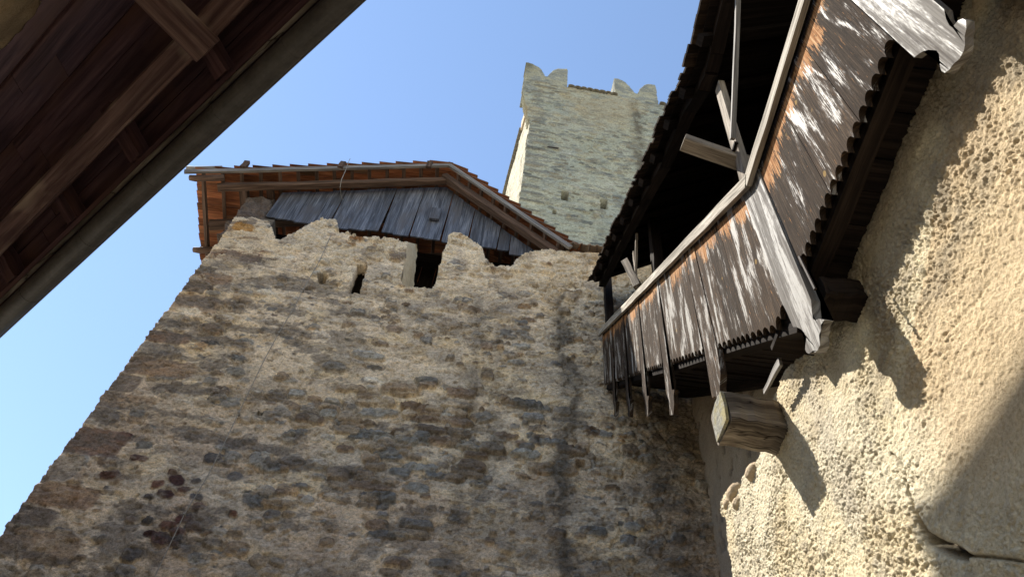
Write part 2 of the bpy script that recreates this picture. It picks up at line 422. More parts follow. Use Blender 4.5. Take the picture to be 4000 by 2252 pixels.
# small putlog sockets
for px, py, a in ((1690,1290,.05),(2265,1815,.06),(1015,1620,.04)):
    p = at(px, py, 1, FY); inside &= ~((np.abs(UU - p[0]) < a) & (np.abs(VV - p[2]) < a * .8))
H = (fbm(UU * .9, VV * .9, 11, 4) - .5) * .10 + (fbm(UU * 5, VV * 8, 12, 4) - .5) * .03
C = np.zeros(UU.shape + (3,)) + np.array((.74, .645, .52))
C = mixc(C, (.57, .51, .43), ss(.42, .62, fbm(UU * 1.6, VV * 2.6, 21, 4)))
C = mixc(C, (.75, .64, .475), ss(.52, .68, fbm(UU * 2.4, VV * 4.0, 22, 4)))
C = mixc(C, (.55, .44, .345), .6 * ss(8.6, 6.0, VV) * ss(.35, .6, fbm(UU * 1.2, VV * 1.2, 23, 3)))
S = Stones(us, vs, H, C, rng)
pal = [((.31,.315,.31),4), ((.23,.24,.25),3), ((.32,.26,.20),3), ((.24,.185,.145),3), ((.40,.34,.27),4), ((.52,.48,.43),4), ((.42,.29,.17),.8), ((.15,.15,.155),1.6)]
pw = np.array([p[1] for p in pal]); pw = pw / pw.sum()
def rubble(S, u0, u1, v0, v1, n, a=(.05,.16), b=(.028,.065), h=(.01,.045), dens=None, pal=pal, pw=pw, mix=(.75,1)):
    for _ in range(n):
        x, y = S.r.uniform(u0, u1), S.r.uniform(v0, v1)
        if dens is not None and S.r.random() > dens(x, y): continue
        aa = S.r.uniform(*a) * (S.r.random() ** .5 + .25); bb = min(S.r.uniform(*b), aa * .85)
        col = np.array(pal[S.r.choice(len(pal), p=pw)][0]) * S.r.uniform(.75, 1.2)
        S.put(x, y, aa, bb, S.r.uniform(*h), col, S.r.normal(0, .10), S.r.uniform(2, 3.4), S.r.uniform(.06, .3), S.r.uniform(*mix), S.r.uniform(.25, .6))
def dens_f(x, y):
    return float(ss(.36, .62, fbm(np.array([x * .75]), np.array([y * 1.1]), 77, 3))[0]) * .95 + .12 + (.2 if y < 7.5 else 0)
for _ in range(1500):
    x, y = rng.uniform(-5.1, 2.9), rng.uniform(2.7, 12.2)
    if rng.random() > dens_f(x, y): continue
    a_ = rng.uniform(.045, .15) * rng.uniform(.6, 1.15); b_ = a_ * rng.uniform(.38, .85)
    S.put(x, y, a_, b_, rng.uniform(.012, .045), np.array(pal[rng.choice(len(pal), p=pw)][0]) * rng.uniform(.62, 1.25), rng.normal(0, .14), rng.uniform(2, 3.6), rng.uniform(.05, .16), rng.uniform(.6, 1), rng.uniform(.2, .5), rng.uniform(0, .028))
rubble(S, -5.1, 2.9, 2.7, 12.4, 2200, dens=dens_f, a=(.02,.07), b=(.012,.035), h=(.0,.025), mix=(.4, 1))
# stone courses laid bare, lower right of the middle
for _ in range(85):
    p = at(rng.normal(1640, 230), rng.normal(1700, 170), 1, FY)
    S.put(p[0], p[2], rng.uniform(.10,.24), rng.uniform(.05,.09), rng.uniform(.02,.055), np.array(pal[rng.choice(5)][0]) * rng.uniform(.7,1.3), rng.normal(0,.06), 3.2, .12, 1, .3, .03)
# dark red stones
got = []
while len(got) < 24:
    px, py = rng.normal(650, 95), rng.normal(1950, 110)
    if any(math.hypot(px - q[0], (py - q[1]) * 1.2) < 42 for q in got): 
        if rng.random() < .98: continue
    got.append((px, py)); p = at(px, py, 1, FY); a_ = rng.uniform(.05, .12)
    S.put(p[0], p[2], a_, a_ * rng.uniform(.55, .85), rng.uniform(.015, .04), np.array([(.13,.066,.06),(.10,.06,.06),(.17,.10,.08),(.12,.115,.12)][len(got) % 4]) * rng.uniform(.7, 1.2), rng.normal(0,.25), 2.3, .1, 1, .4, .02)
# brown stones around the battlements
for px, py, a, b, c in ((1040,990,.13,.04,(.17,.11,.08)),(1800,925,.2,.07,(.34,.19,.06)),(1725,915,.1,.06,(.36,.2,.06)),(2020,1060,.16,.05,(.15,.09,.06)),(2140,1065,.16,.05,(.2,.14,.1)),(2080,1110,.12,.05,(.2,.15,.1)),(1980,1075,.12,.06,(.26,.18,.12)),(1910,1050,.12,.06,(.24,.18,.13)),(1600,1140,.10,.04,(.2,.12,.08)),(2060,1040,.13,.05,(.2,.13,.09)),(1960,1020,.1,.04,(.22,.15,.1)),(1390,935,.13,.04,(.3,.17,.09)),(2190,1080,.1,.04,(.22,.15,.1)),(2130,1030,.12,.04,(.19,.12,.08)),(2230,1110,.1,.05,(.24,.2,.16))):
    p = at(px, py, 1, FY); S.put(p[0], p[2], a, b, .05, c, rng.normal(0,.08), 2.4, .25, 1, .25)
# corner stones
y = 3.0; k = 0
while y < 11.7:
    hh = rng.uniform(.26, .5); L = (.42 if k % 2 else .78) * rng.uniform(.8, 1.25)
    col = np.array([(.30,.21,.15),(.37,.345,.31),(.20,.135,.11),(.40,.375,.33),(.34,.265,.20),(.19,.165,.15)][k % 6]) * rng.uniform(.9, 1.1)
    S.put(-5.17 + L * .5 - .03, y + hh * .5, L * .54, hh * .46, .008, col, 0, 6, .10, .85, .10); y += hh; k += 1
# lichen, lime and soot
C = S.C; H = S.H
def patch(m, col, k=1.): 
    global C
    C = mixc(C, col, m * k)
dk = ss(.53, .585, fbm(UU * 1.3, VV * 2.6, 41, 7, .66))
band = np.clip(ss(10.9, 10.0, VV) * ss(-1.6, -3.4, UU) * 1.0 + .42 + .35 * ss(7.5, 5.5, VV), 0, 1)
patch(dk * band, (.16, .148, .142), .68)
patch(ss(.55, .60, fbm(UU * 3.5, VV * 7, 42, 5, .62)), (.20, .185, .175), .38)
sx = at(2215, 1500, 1, FY)[0]
for xk, wk, a0 in ((sx, .16, .85), (sx - 1.35, .12, .45), (2.25, .25, .3), (-.1, .1, .3)):
    st = np.exp(-((UU - xk - (fbm(VV * 1.2, VV * 0 + xk, 44, 3) - .5) * .35) / (wk * (.6 + .8 * fbm(VV * 2, VV * 0, 45, 2)))) ** 2)
    patch(np.clip(st * (.25 + 1.1 * ss(.32, .6, fbm(UU * 5, VV * 2.2, 46, 4))), 0, 1) * ss(11.3, 10.8, VV), (.12, .11, .10), a0)
lim = ss(.585, .61, fbm(UU * 2.6, VV * 4.2, 51, 6, .66)) * (.25 + .75 * ss(9.2, 10.8, VV))
patch(lim, (.76, .69, .57), .8); H += lim * .018
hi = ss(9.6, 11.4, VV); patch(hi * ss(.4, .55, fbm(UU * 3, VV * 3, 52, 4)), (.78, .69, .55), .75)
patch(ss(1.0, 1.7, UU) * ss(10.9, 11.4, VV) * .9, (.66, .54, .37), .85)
for px, py, a, b in ((2240,1125,.22,.05),(1050,1145,.2,.05),(1470,2185 - 700,.18,.08),(740,1215,.2,.08),(1120,1005,.16,.06)):
    p = at(px, py, 1, FY)
    r = ((UU - p[0]) / a) ** 2 + ((VV - p[2]) / b) ** 2 + (fbm(UU * 8, VV * 8, 61, 3) - .5) * 1.6
    patch(ss(1.1, .6, r), (.76, .72, .64), .95)
p = at(950, 885, 1, FY); r = ((UU - p[0]) / .22) ** 2 + ((VV - p[2]) / .16) ** 2 + (fbm(UU * 7, VV * 7, 62, 3) - .5) * 1.8
patch(ss(1.1, .5, r), (.42, .23, .06), .8)
for px, py, a, b in ((640,1100,.75,.16),(790,1180,.9,.16),(700,1280,.7,.2),(1010,1290,.75,.10),(600,1390,.45,.13),(860,1330,.5,.1),(1080,1560,.5,.10),(760,1530,.45,.10),(1000,1010,.35,.08),(1150,1130,.4,.07),(1450,1240,.45,.06),(690,1620,.5,.11),(820,1700,.5,.10),(1650,1680,.6,.10),(1900,1330,.35,.07),(480,1640,.4,.13),(980,1740,.5,.09),(1200,1820,.6,.10),(560,2000,.4,.14),(760,2130,.45,.12)):
    p = at(px, py, 1, FY)
    r = ((UU - p[0]) / a) ** 2 + ((VV - p[2]) / b) ** 2 + (fbm(UU * 3.4 + px, VV * 6, 64, 6, .66) - .5) * 4.2
    patch(ss(1.05, .55, r), (.14, .13, .128), .66)
# pitted mortar
pit = ss(.60, .72, fbm(UU * 11, VV * 15, 71, 3)); H -= pit * .022; C = C * (1 - .18 * pit[..., None])
H += (fbm(UU * 22, VV * 28, 72, 3) - .5) * .026
cr_ = np.abs(fbm(UU * 9, VV * 15, 73, 3) - .5) * 2; H += ss(.10, .0, cr_) * .014 - ss(.25, .1, cr_) * .004; C = C * (1 + .14 * (fbm(UU * 20, VV * 34, 74, 3) - .5)[..., None] * 2)
keep = inside[:-1, :-1] & inside[1:, 1:] & inside[:-1, 1:] & inside[1:, :-1]
relief("front_wall", M['facade'], house, (0, FY, 0), (1, 0, 0), (0, 0, 1), (0, -1, 0), us, vs, H, keep, C, np.where((UU > -2.75) & (UU < -2.3) & (VV > 9.7) & (VV < 10.9), .20, np.where((UU > -3.3) & (UU < -2.95) & (VV > 9.9) & (VV < 10.4), .25, .62)))
j0, j1 = at(*z2(1312, 858), 1, FY), at(*z2(1352, 598), 1, FY)
k0, k1 = at(*z2(1387, 868), 1, FY + .6), at(*z2(1412, 612), 1, FY + .6)
jb = MB(); N_ = 14
for i in range(N_ + 1): pass
gridv = [[jb.bm.verts.new(Vector(j0).lerp(Vector(j1), v / N_).lerp(Vector(k0).lerp(Vector(k1), v / N_), u / 8) + Vector((random.uniform(-.012, .012), .0, 0))) for u in range(9)] for v in range(N_ + 1)]
for v in range(N_):
    for u in range(8): jb.face([gridv[v][u], gridv[v][u + 1], gridv[v + 1][u + 1], gridv[v + 1][u]])
bb = [jb.bm.verts.new(Vector(p) + Vector((-.25, .1, 0))) for p in (j0, k0, k1, j1)]
jb.face([gridv[0][8], gridv[0][0], bb[0], bb[1]]); jb.face([gridv[N_][0], gridv[N_][8], bb[2], bb[3]]); jb.face([gridv[0][8], bb[1], bb[2], gridv[N_][8]])
jb.build("splayed_jamb", M['jamb'], house, True)
# plain body of the house behind and below the front
b = MB()
b.bar((-4.86, 7.75, 5.3), (-4.86, 12.4, 5.3), .55, 13.8); b.bar((3.0, 8.2, 5.0), (3.0, 12.4, 5.0), .5, 13.2); b.bar((-5.13, 12.4, 5.3), (3.25, 12.4, 5.3), .5, 13.8)
b.bar((-5.13, 7.82, .5), (3.0, 7.82, .5), .55, 4.3)
b.build("side_wall", M['interior'], house)
b = MB(); b.bar((-4.5, 10.1, 9.8), (2.7, 10.1, 9.8), 4.4, .2); b.build("loft_floor", M['dark'], house)
g = MB()
for k in range(24): g.bar((-4.6 + k * .31, 9.3, 9.9), (-4.6 + k * .31, 9.3, 14.0 - abs(-1.6 - (-4.6 + k * .31)) * .5), .29, .03, up=(0, 1, 0))
g.build("dark_loft_panel", M['dark'], house)  # dark panel added so the openings under the gable read black
# gable boards
BY = 7.85
def roofz(x): return 14.62 - .352 * (-1.66 - x) if x < -1.66 else 14.62 - 1.02 * (x + 1.66)
bt = [510,565,680,800,880,1000,1100,1180,1260,1352,1440,1540,1620,1700,1790,1880,1950,2050,2110]
bx = [at(*z2(q, 455 + (q - 510) * .14), 1, BY)[0] for q in bt]
g = MB()
for i in range(len(bx) - 1):
    x0, x1 = bx[i] + .004, bx[i + 1] - .004
    zb = 12.42 + random.uniform(-.05, .03) - (.1 if bt[i] >= 1950 else 0); yy = BY + random.uniform(-.015, .015) + (.04 if bt[i] >= 1540 else 0)
    t0, t1 = roofz(x0) - .10, roofz(x1) - .10
    if max(t0, t1) - zb < .15: continue
    sh = random.uniform(-.03, .03)
    pts = [(x0 + sh, zb + random.uniform(-.02, .02)), (x0 + sh + .03, zb - .012), (x1 + sh - .03, zb - .012), (x1 + sh, zb + random.uniform(-.02, .02)), (x1, t1), (x0, t0)]
    if x0 < -1.66 < x1: pts = pts[:5] + [(-1.66, 14.5), pts[5]]
    o = random.uniform(0, 40)
    g.prism(pts, lambda p: (p[0], yy, p[1]), lambda p: (p[0], yy + .03, p[1]), [(p[0] + o, p[1] + o) for p in pts])
g.build("gable_boarding", M['gable'], house)
g = MB(); a0 = at(*z2(1520, 420), 1, 7.80); g.bar((a0[0], 7.80, a0[2] - .3), (a0[0], 7.80, a0[2] + .12), .20, .05, up=(0, 1, 0)); g.build("patch_board", M['gable'], house)
g = MB(); g.bar((-5.0, 8.7, 12.9), (.6, 8.7, 12.9), .2, .2, jit=.01, n=6)
for x in (-4.4, -3.9, -1.55, .1): g.bar((x, 8.4, 9.9), (x, 8.4, roofz(x) - .3), .16, .16)
g.build("inner_frame", M['dark'], house)
# roof of the house
VY = 7.42
def courses(mb, lo, hi, n, y0, y1, th=.022, lift=.15, wid=(.13, .22), flare=0.):
    """overlapping shingle courses from the eave (lo) to the ridge (hi), each shingle a slab; lo, hi are (x, z)"""
    d = Vector((hi[0] - lo[0], 0, hi[1] - lo[1])); L = d.length; d.normalize(); nrm = Vector((-d.z, 0, d.x))
    if nrm.z < 0: nrm = -nrm
    pitch = L / n
    for i in range(n):
        base = Vector((lo[0], 0, lo[1])) + d * (pitch * i)
        y = y0
        while y < y1:
            wd = min(random.uniform(*wid), y1 - y); 
            if wd < .02: break
            fx = flare * (y - y0) * (1 - i / n)
            s0 = -.03 + random.uniform(-.015, .015); s1 = pitch * 1.25
            l0 = lift + random.uniform(-.006, .008)
            P = []
            for yy in (y + .003, y + wd - .003):
                for s_, l_ in ((s0, l0), (s1, .004)):
                    for t_ in (0, th): P.append(base + d * s_ + nrm * (l_ + t_ + .11) + Vector((fx, yy, 0)))
            v = [mb.bm.verts.new(p) for p in P]; o1, o2 = random.uniform(0, 60), random.uniform(0, 60)
            for idx in ((0,1,3,2),(4,6,7,5),(0,4,5,1),(2,3,7,6),(0,2,6,4),(1,5,7,3)):
                uv = [(o1 + (wd if k >= 4 else 0) + (.03 if k % 2 else 0), o2 + (pitch if (k // 2) % 2 else 0)) for k in idx]
                f_ = mb.face([v[k] for k in idx], uv)
                if f_ is not None and idx != (0,2,6,4): f_.material_index = 1
            y += wd
rf = MB()
courses(rf, (-6.34, roofz(-6.34)), (-1.62, 14.64), 14, VY - .02, 12.9, flare=-.09)
courses(rf, (.95, roofz(.95)), (-1.70, 14.66), 11, VY - .02, 12.9)
roof = rf.build("roof", M['shingle'], house); roof.data.materials.append(M['brown'])
g = MB()
for i in range(14):
    x = -6.22 + i * .335; g.bar((x, VY - .0, roofz(x) - .01), (x - (.4 if x < -5 else .05), 12.8, roofz(x) - .01), .07, .05, up=(-.33, 0, 1), n=3, jit=.006)
for i in range(9):
    x = -1.4 + i * .27; g.bar((x, VY, roofz(x) - .03), (x, 12.8, roofz(x) - .03), .06, .05, up=(1, 0, 1))
g.build("roof_batten", M['brown'], roof)
def onslope(x, dz): return roofz(x) + dz
g = MB(); g.bar((-6.55, VY - .04, roofz(-6.5) + .005), (-1.60, VY - .04, roofz(-1.62) + .02), .05, .10, n=8, jit=.004); g.build("barge_board", M['grey'], roof)
g = MB(); g.bar((-1.64, VY - .035, roofz(-1.64) + .01), (.97, VY - .035, roofz(.97) + .01), .05, .10, n=6, jit=.004); g.build("barge_board", M['grey'], roof)
g = MB(); g.bar((-5.95, 7.66, roofz(-5.95) - .15), (-1.5, 7.66, roofz(-1.6) - .10), .14, .13, n=10, jit=.010, chamfer=.12); g.build("rafter", M['brown'], roof)
g = MB(); g.bar((-1.72, 7.62, roofz(-1.66) - .11), (.85, 7.62, roofz(.85) - .11), .16, .15, n=6, jit=.008, chamfer=.1); g.build("rafter", M['brown'], roof)
for y in (8.5, 9.6, 10.7):
    g = MB(); g.bar((-6.2, y, roofz(-6.2) - .12), (-1.6, y, roofz(-1.6) - .12), .15, .18, n=6, jit=.01); g.build("rafter", M['brown'], roof)
# logs sticking out past the eave
for (px, py, ln) in ((z2(88, 170)[0], z2(88, 170)[1], .28), (z2(95, 222)[0], z2(95, 222)[1], .22), (z2(115, 647)[0], z2(115, 647)[1], .22)):
    P = at(px, py, 1, VY + .06) if py < 800 else at(px, py, 2, roofz(-6.3) - .1); z0 = P[2]
    g = MB(); g.tube([(P[0] - ln * .55, P[1], z0 - .01), (P[0] - ln * .5, P[1], z0), (P[0], P[1], z0), (P[0] + .5, P[1], z0 + .17)], [.02, .055, .065, .065], 10); g.build("log_end", M['brown'] if py > 690 else M['grey'], roof, True)
g = MB(); g.bar((-6.22, VY + .05, roofz(-6.2) - .03), (-6.42, 9.6, roofz(-6.2) - .03), .06, .06, n=6, jit=.006); g.build("eave_batten", M['brown'], roof)
g = MB(); g.bar((-5.55, 7.75, roofz(-5.4) - .08), (-5.6, 12.5, roofz(-5.4) - .08), .16, .12, n=5, jit=.01); g.bar((-5.05, 7.75, roofz(-5.05) - .1), (-5.05, 12.5, roofz(-5.05) - .1), .12, .12, n=5, jit=.01); g.build("purlin", M['brown'], roof)
for q in (388, 962, 1480):
    P = at(*z2(q, 146), 1, VY - .07); g = MB(); g.bar((P[0], VY - .08, P[2] - .10), (P[0], VY - .08, P[2] + .13), .11, .06, up=(0, 1, 0), jit=.01, n=2); g.build("cleat", M['brown'], roof)
# rough corner pier carrying the rafter
cu = np.arange(-.32, .33, .02); cv = np.arange(11.6, 13.15, .02); cU, cV = np.meshgrid(cu, cv)
Hc = (fbm(cU * 6, cV * 7, 91, 4) - .5) * .16; kc = np.abs(cU[:-1, :-1]) < .16 + .14 * fbm(cU[:-1, :-1] * 4, cV[:-1, :-1] * 5, 92, 3) + .05 * (13.1 - cV[:-1, :-1])
Cc = np.zeros(cU.shape + (3,)) + np.array((.12, .10, .092)); Cc = Cc * (.6 + .9 * fbm(cU * 8, cV * 8, 93, 4))[..., None]
P = at(*z2(450, 400), 1, 7.9)
relief("corner_pier", M['facade'], house, (P[0], 7.86, 0), (1, 0, 0), (0, 0, 1), (0, -1, 0), cu, cv, Hc, kc, Cc, .5)
# row of clay tiles along the wall head on the right
g = MB()
x = .72
while x < 2.8:
    wv = .15 + random.uniform(-.012, .012); zt = 12.10 + (x - .7) * .02
    for k in range(8):
        a0, a1 = math.pi + math.pi * k / 8, math.pi + math.pi * (k + 1) / 8
        r0, r1 = wv * .5, wv * .5 - .016
        A = [(x + wv / 2 + math.cos(a) * r, zt + .05 + math.sin(a) * r * .8) for a, r in ((a0, r0), (a1, r0), (a1, r1), (a0, r1))]
        dy = random.uniform(-.004, .004)
        g.prism(A, lambda p: (p[0], 7.38 + dy, p[1]), lambda p: (p[0], 8.0, p[1] + .25))
    x += wv
g.build("coping_tiles", M['tile'], house)

# lightning wire with its clips
pts = [at(px, py, 1, FY - .05) for px, py in ((1297, 915), (1250, 1010), (1185, 1131), (1149, 1200), (1090, 1300), (1033, 1402), (930, 1610), (870, 1735), (807, 1860), (722, 2007), (600, 2252), (480, 2500))]
pts = [(p[0] + random.uniform(-.012, .012), FY - .05, p[2]) for p in pts]
wire = MB().tube(pts, .006, 5).build("lightning_wire", M['wire']); tag(wire, "thin grey wire clipped down the front of the rubble stone house", "wire")
for k in (2, 4, 6, 9):
    MB().bar((pts[k][0], FY + .02, pts[k][2]), (pts[k][0], FY - .07, pts[k][2]), .025, .025).build("clip", M['wire'], wire)
pts = [at(*z2(x, y), 1, v) for x, y, v in ((1012, 105, 7.33), (1000, 130, 7.34), (985, 175, 7.36), (960, 230, 7.4), (952, 275, 7.5), (958, 320, 7.7), (968, 350, 7.82))]
cb = MB().tube(pts, .006, 5).build("loose_wire", M['wire']); tag(cb, "loose pale wire hanging from the roof edge over the grey gable boards", "wire")

# ================================================================== FAR KEEP TOWER
TH = math.radians(3.5); TD = 13.0
tp = np.array([ray(2020, 830)[0] * TD / ray(2020, 830)[1], TD, 0]); tu = np.array([math.cos(TH), math.sin(TH), 0]); tn = np.array([math.sin(TH), -math.cos(TH), 0])
def tw(x, y):
    P = atp(x, y, tp, tn); return (float(np.dot(P - tp, tu)), float(P[2]))
keepT = empty("keep_tower", (tp[0] + 3, tp[1] + 4, -1.6), "tall pale green grey stone keep with swallowtail battlements rising behind the house", "tower")
us = np.arange(-.75, 7.5, .035); vs = np.arange(17, 38.2, .035); UU, VV = np.meshgrid(us, vs)
e_lo, e_mid, e_C, e_pk = tw(*z3(205, 1075)), tw(*z3(285, 480)), tw(*z3(240, 262)), tw(*z3(265, 75))
crn = [tw(*z3(*p)) for p in ((240, 262), (540, 240), (830, 290), (1145, 355), (1400, 400))]
zc0 = crn[1][1]
body = [(e_lo[0], 10), e_lo, e_mid, e_C, (crn[0][0], crn[0][1] + .2)] + [crn[1], crn[2], crn[3], (7.4, crn[3][1] - .1), (7.4, 10)]
body[4] = (e_C[0], crn[1][1] + .05)
ins = inpoly(UU + (fbm(UU * 4, VV * 4, 5, 3) - .5) * .05, VV + (fbm(UU * 4, VV * 4, 6, 3) - .5) * .06, body)
for c_ in ((525, 965, .24, .22), (785, 1018, .26, .24), (455, 1075, .1, .1)):
    x, y = tw(*z3(c_[0], c_[1])); ins &= ~((np.abs(UU - x) < c_[2] * .5) & (np.abs(VV - y) < c_[3] * 1.4))
H = (fbm(UU * .8, VV * .5, 111, 4) - .5) * .12 + (fbm(UU * 4, VV * 4, 112, 4) - .5) * .05
C = np.zeros(UU.shape + (3,)) + np.array((.36, .372, .30))
C = mixc(C, (.345, .36, .305), ss(.4, .62, fbm(UU * 1.2, VV * .8, 113, 4)))
C = mixc(C, (.415, .41, .315), .6 * ss(.5, .65, fbm(UU * 1.6, VV * 1.0, 114, 4)))
S = Stones(us, vs, H, C, np.random.default_rng(15))
palT = [((.235,.245,.22),4), ((.18,.19,.18),3), ((.29,.275,.21),4), ((.23,.20,.145),3), ((.36,.355,.30),3), ((.13,.135,.125),1.5)]
pT = np.array([p[1] for p in palT]); pT = pT / pT.sum()
rubble(S, -.4, 7.3, 17, 36, 2600, a=(.07, .26), b=(.05, .13), h=(.0, .05), pal=palT, pw=pT, mix=(.3, .9))
for k in range(26):                                         # long slabs at the corner
    yy = 20 + k * .62 + S.r.uniform(-.1, .1); S.put(.1 + S.r.uniform(.1, .45), yy, S.r.uniform(.25, .6), S.r.uniform(.06, .15), .05, np.array((.17, .17, .15)) * S.r.uniform(.8, 1.4), .0, 4, .25, .9, .15)
C, H = S.C, S.H
sx = tw(*z3(1010, 500))[0]
st = np.exp(-((UU - sx - (fbm(VV * .5, VV * 0, 121, 3) - .5) * .5) / .22) ** 2) * ss(crn[1][1] - 13, crn[1][1] - 7, VV)
C = mixc(C, (.14, .125, .095), np.clip(st * (.4 + ss(.35, .6, fbm(UU * 3, VV * 2.4, 122, 4))), 0, 1) * .9); H += st * (fbm(UU * 3, VV * 3, 124, 3) - .4) * .15
C = mixc(C, (.42, .36, .24), .55 * ss(zc0 - 6, zc0 - 2, VV) * ss(.4, .6, fbm(UU * 1.0, VV * .6, 123, 4)))
keep = ins[:-1, :-1] & ins[1:, 1:] & ins[:-1, 1:] & ins[1:, :-1]
relief("front_wall", M['tower'], keepT, tp, tu, (0, 0, 1), tn, us, vs, H, keep, C, .5)
# left wall, a little out of square with the front
q0_ = tp + tu * e_lo[0]; q1_ = at(1961, 800, 2, crn[1][1] + .2); lw = np.array([q1_[0] - q0_[0], q1_[1] - q0_[1], 0]); DEP = float(np.hypot(lw[0], lw[1])); lw = lw / DEP; ln_ = np.array([-lw[1], lw[0], 0])
lu = np.arange(0, DEP, .05); lv = np.arange(14, crn[1][1] + .3, .05); LU, LV = np.meshgrid(lu, lv)
Hl = (fbm(LU * .8, LV * .6, 131, 4) - .5) * .14 + (fbm(LU * 4, LV * 5, 132, 4) - .5) * .07
Cl = np.zeros(LU.shape + (3,)) + np.array((.46, .425, .325)); Cl = mixc(Cl, (.25, .225, .17), .85 * ss(.5, .66, fbm(LU * 2.5, LV * 3.5, 133, 4)))
ltop = np.ones(LU[:-1, :-1].shape, bool)
relief("left_wall", M['tower'], keepT, q0_ - tn * .02, lw, (0, 0, 1), ln_, lu, lv, Hl - .02, ltop, Cl, .4)
b = MB()
c0 = tp + tu * 7.2 - tn * .3; c1 = tp + tu * 7.2 - tn * DEP; c2 = q0_ + lw * (DEP - .2) + tu * .2
b.bar((c0[0], c0[1], 15), (c1[0], c1[1], 15), .5, 33); b.bar((c2[0], c2[1], 15), (c1[0], c1[1], 15), .5, 33)
c3 = tp + tu * 3.6 - tn * .3; c4 = tp + tu * 3.6 - tn * (DEP - .3); b.bar((c3[0], c3[1], 33), (c4[0], c4[1], 33), 6.8, .3)
b.build("back_wall", M['interior'], keepT)
def merlon(poly, depth, seed):
    xs = [p[0] for p in poly]; ys = [p[1] for p in poly]
    u_ = np.arange(min(xs) - .1, max(xs) + .1, .03); v_ = np.arange(min(ys) - .1, max(ys) + .1, .03); a, c = np.meshgrid(u_, v_)
    k = inpoly(a + (fbm(a * 5, c * 5, seed, 3) - .5) * .06, c + (fbm(a * 5, c * 5, seed + 1, 3) - .5) * .06, poly)
    hh = (fbm(a * 4, c * 4, seed + 2, 4) - .5) * .05
    cc = np.zeros(a.shape + (3,)) + np.array((.40, .385, .29)); cc = mixc(cc, (.28, .285, .25), ss(.42, .62, fbm(a * 2.5, c * 3, seed + 3, 4)))
    cc = mixc(cc, (.15, .135, .075), .8 * ss(max(ys) - 2.2, max(ys) - .3, c) * ss(min(xs) + 1.0, min(xs), a) * (seed == 200))
    kk = k[:-1, :-1] & k[1:, 1:] & k[:-1, 1:] & k[1:, :-1]
    relief("merlon", M['tower'], keepT, tp + tn * .004, tu, (0, 0, 1), tn, u_, v_, hh, kk, cc, depth)
m1 = [tw(*z3(*p)) for p in ((240, 265), (265, 75), (300, 82), (345, 103), (372, 125), (392, 165), (402, 172), (418, 152), (445, 128), (480, 115), (543, 119), (540, 200), (540, 250))]
m2 = [tw(*z3(*p)) for p in ((860, 300), (850, 180), (880, 183), (925, 208), (960, 238), (985, 275), (1005, 285), (1020, 250), (1050, 225), (1080, 217), (1127, 226), (1140, 300), (1147, 358))]
m1 += [(m1[-1][0], m1[-1][1] - .5), (m1[0][0], m1[0][1] - .2)]; m2 += [(m2[-1][0], m2[-1][1] - .5), (m2[0][0], m2[0][1] - .5)]
merlon(m1, .75, 200); merlon(m2, .75, 210)
# merlon on the left wall head and tile caps
def tile_row(u0, u1, zf, name, along, nrm, base):
    g = MB(); x = u0
    while x < u1:
        wv = .30 + random.uniform(-.02, .02); zt = zf(x); dz = random.uniform(-.02, .02)
        for k in range(6):
            a0, a1 = math.pi * k / 6, math.pi * (k + 1) / 6
            A = [(x + wv / 2 + math.cos(a) * r, zt + dz + math.sin(a) * r) for a, r in ((a0, wv * .5), (a1, wv * .5), (a1, wv * .5 - .03), (a0, wv * .5 - .03))]
            g.prism(A, lambda p: tuple(base + along * p[0] + nrm * .14 + np.array([0, 0, p[1]])), lambda p: tuple(base + along * p[0] - nrm * .55 + np.array([0, 0, p[1] + .05])))
        x += wv
    return g.build(name, M['towertile'], keepT)
def ztop(x): return np.interp(x, [p[0] for p in crn], [p[1] for p in crn])
tile_row(m1[-3][0] + .02, m2[0][0] - .02, lambda x: ztop(x) - .06, "coping_tiles", tu, tn, tp)
tile_row(m2[-3][0] + .02, 7.2, lambda x: ztop(x) - .06, "coping_tiles", tu, tn, tp)
tile_row(2.6, DEP, lambda x: crn[1][1] + .28, "coping_tiles", lw, ln_, q0_)
g = MB(); q0 = tp + tu * (e_lo[0] + .3)
for (d0, d1) in ((1.2, 2.5),):
    c0 = q0_ + lw * d0 - ln_ * .3; c1 = q0_ + lw * d1 - ln_ * .3; g.bar((c0[0], c0[1], zc0 + .35), (c1[0], c1[1], zc0 + .35), .75, 1.1, n=3, jit=.02)
g.build("merlon", M['houseplaster'], keepT)
P = atp(*z3(430, 635), tp, tn); g = MB(); g.bar(P + tn * .06 + np.array([0, 0, -.25]), P + tn * .06 + np.array([0, 0, .45]), .05, .05); g.bar(P + tn * .06 + np.array([-.15, 0, -.2]), P + tn * .06 + np.array([.3, 0, -.2]), .04, .04); g.build("iron_anchor", M['iron'], keepT)

# ================================================================== COURTYARD WALL ON THE RIGHT
WX = 1.78
cw = empty("courtyard_wall", (2.3, 2.3, -1.6), "sunlit rough cream rendered wall with a long crack and a broken far edge", "wall")
us = np.arange(.1, 4.85, .0055); vs = np.arange(1.45, 4.15, .0055); UU, VV = np.meshgrid(us, vs)
def wq(x, y): P = at(*z7(x, y), 0, WX); return (P[1], P[2])
edge = [wq(*p) for p in ((345, 1500), (330, 1450), (312, 1330), (300, 1200), (272, 1130), (276, 1060), (310, 1015), (360, 1010), (375, 950), (410, 915), (440, 900), (462, 860), (466, 822))]
poly = [(.0, 1.0), (edge[0][0], 1.0)] + edge + [(3.55, 3.80), (3.1, 3.80), (2.7, 3.62), (.0, 3.52)]
ins = inpoly(UU + (fbm(UU * 9, VV * 9, 301, 4) - .5) * .09, VV + (fbm(UU * 9, VV * 9, 302, 4) - .5) * .06, poly)
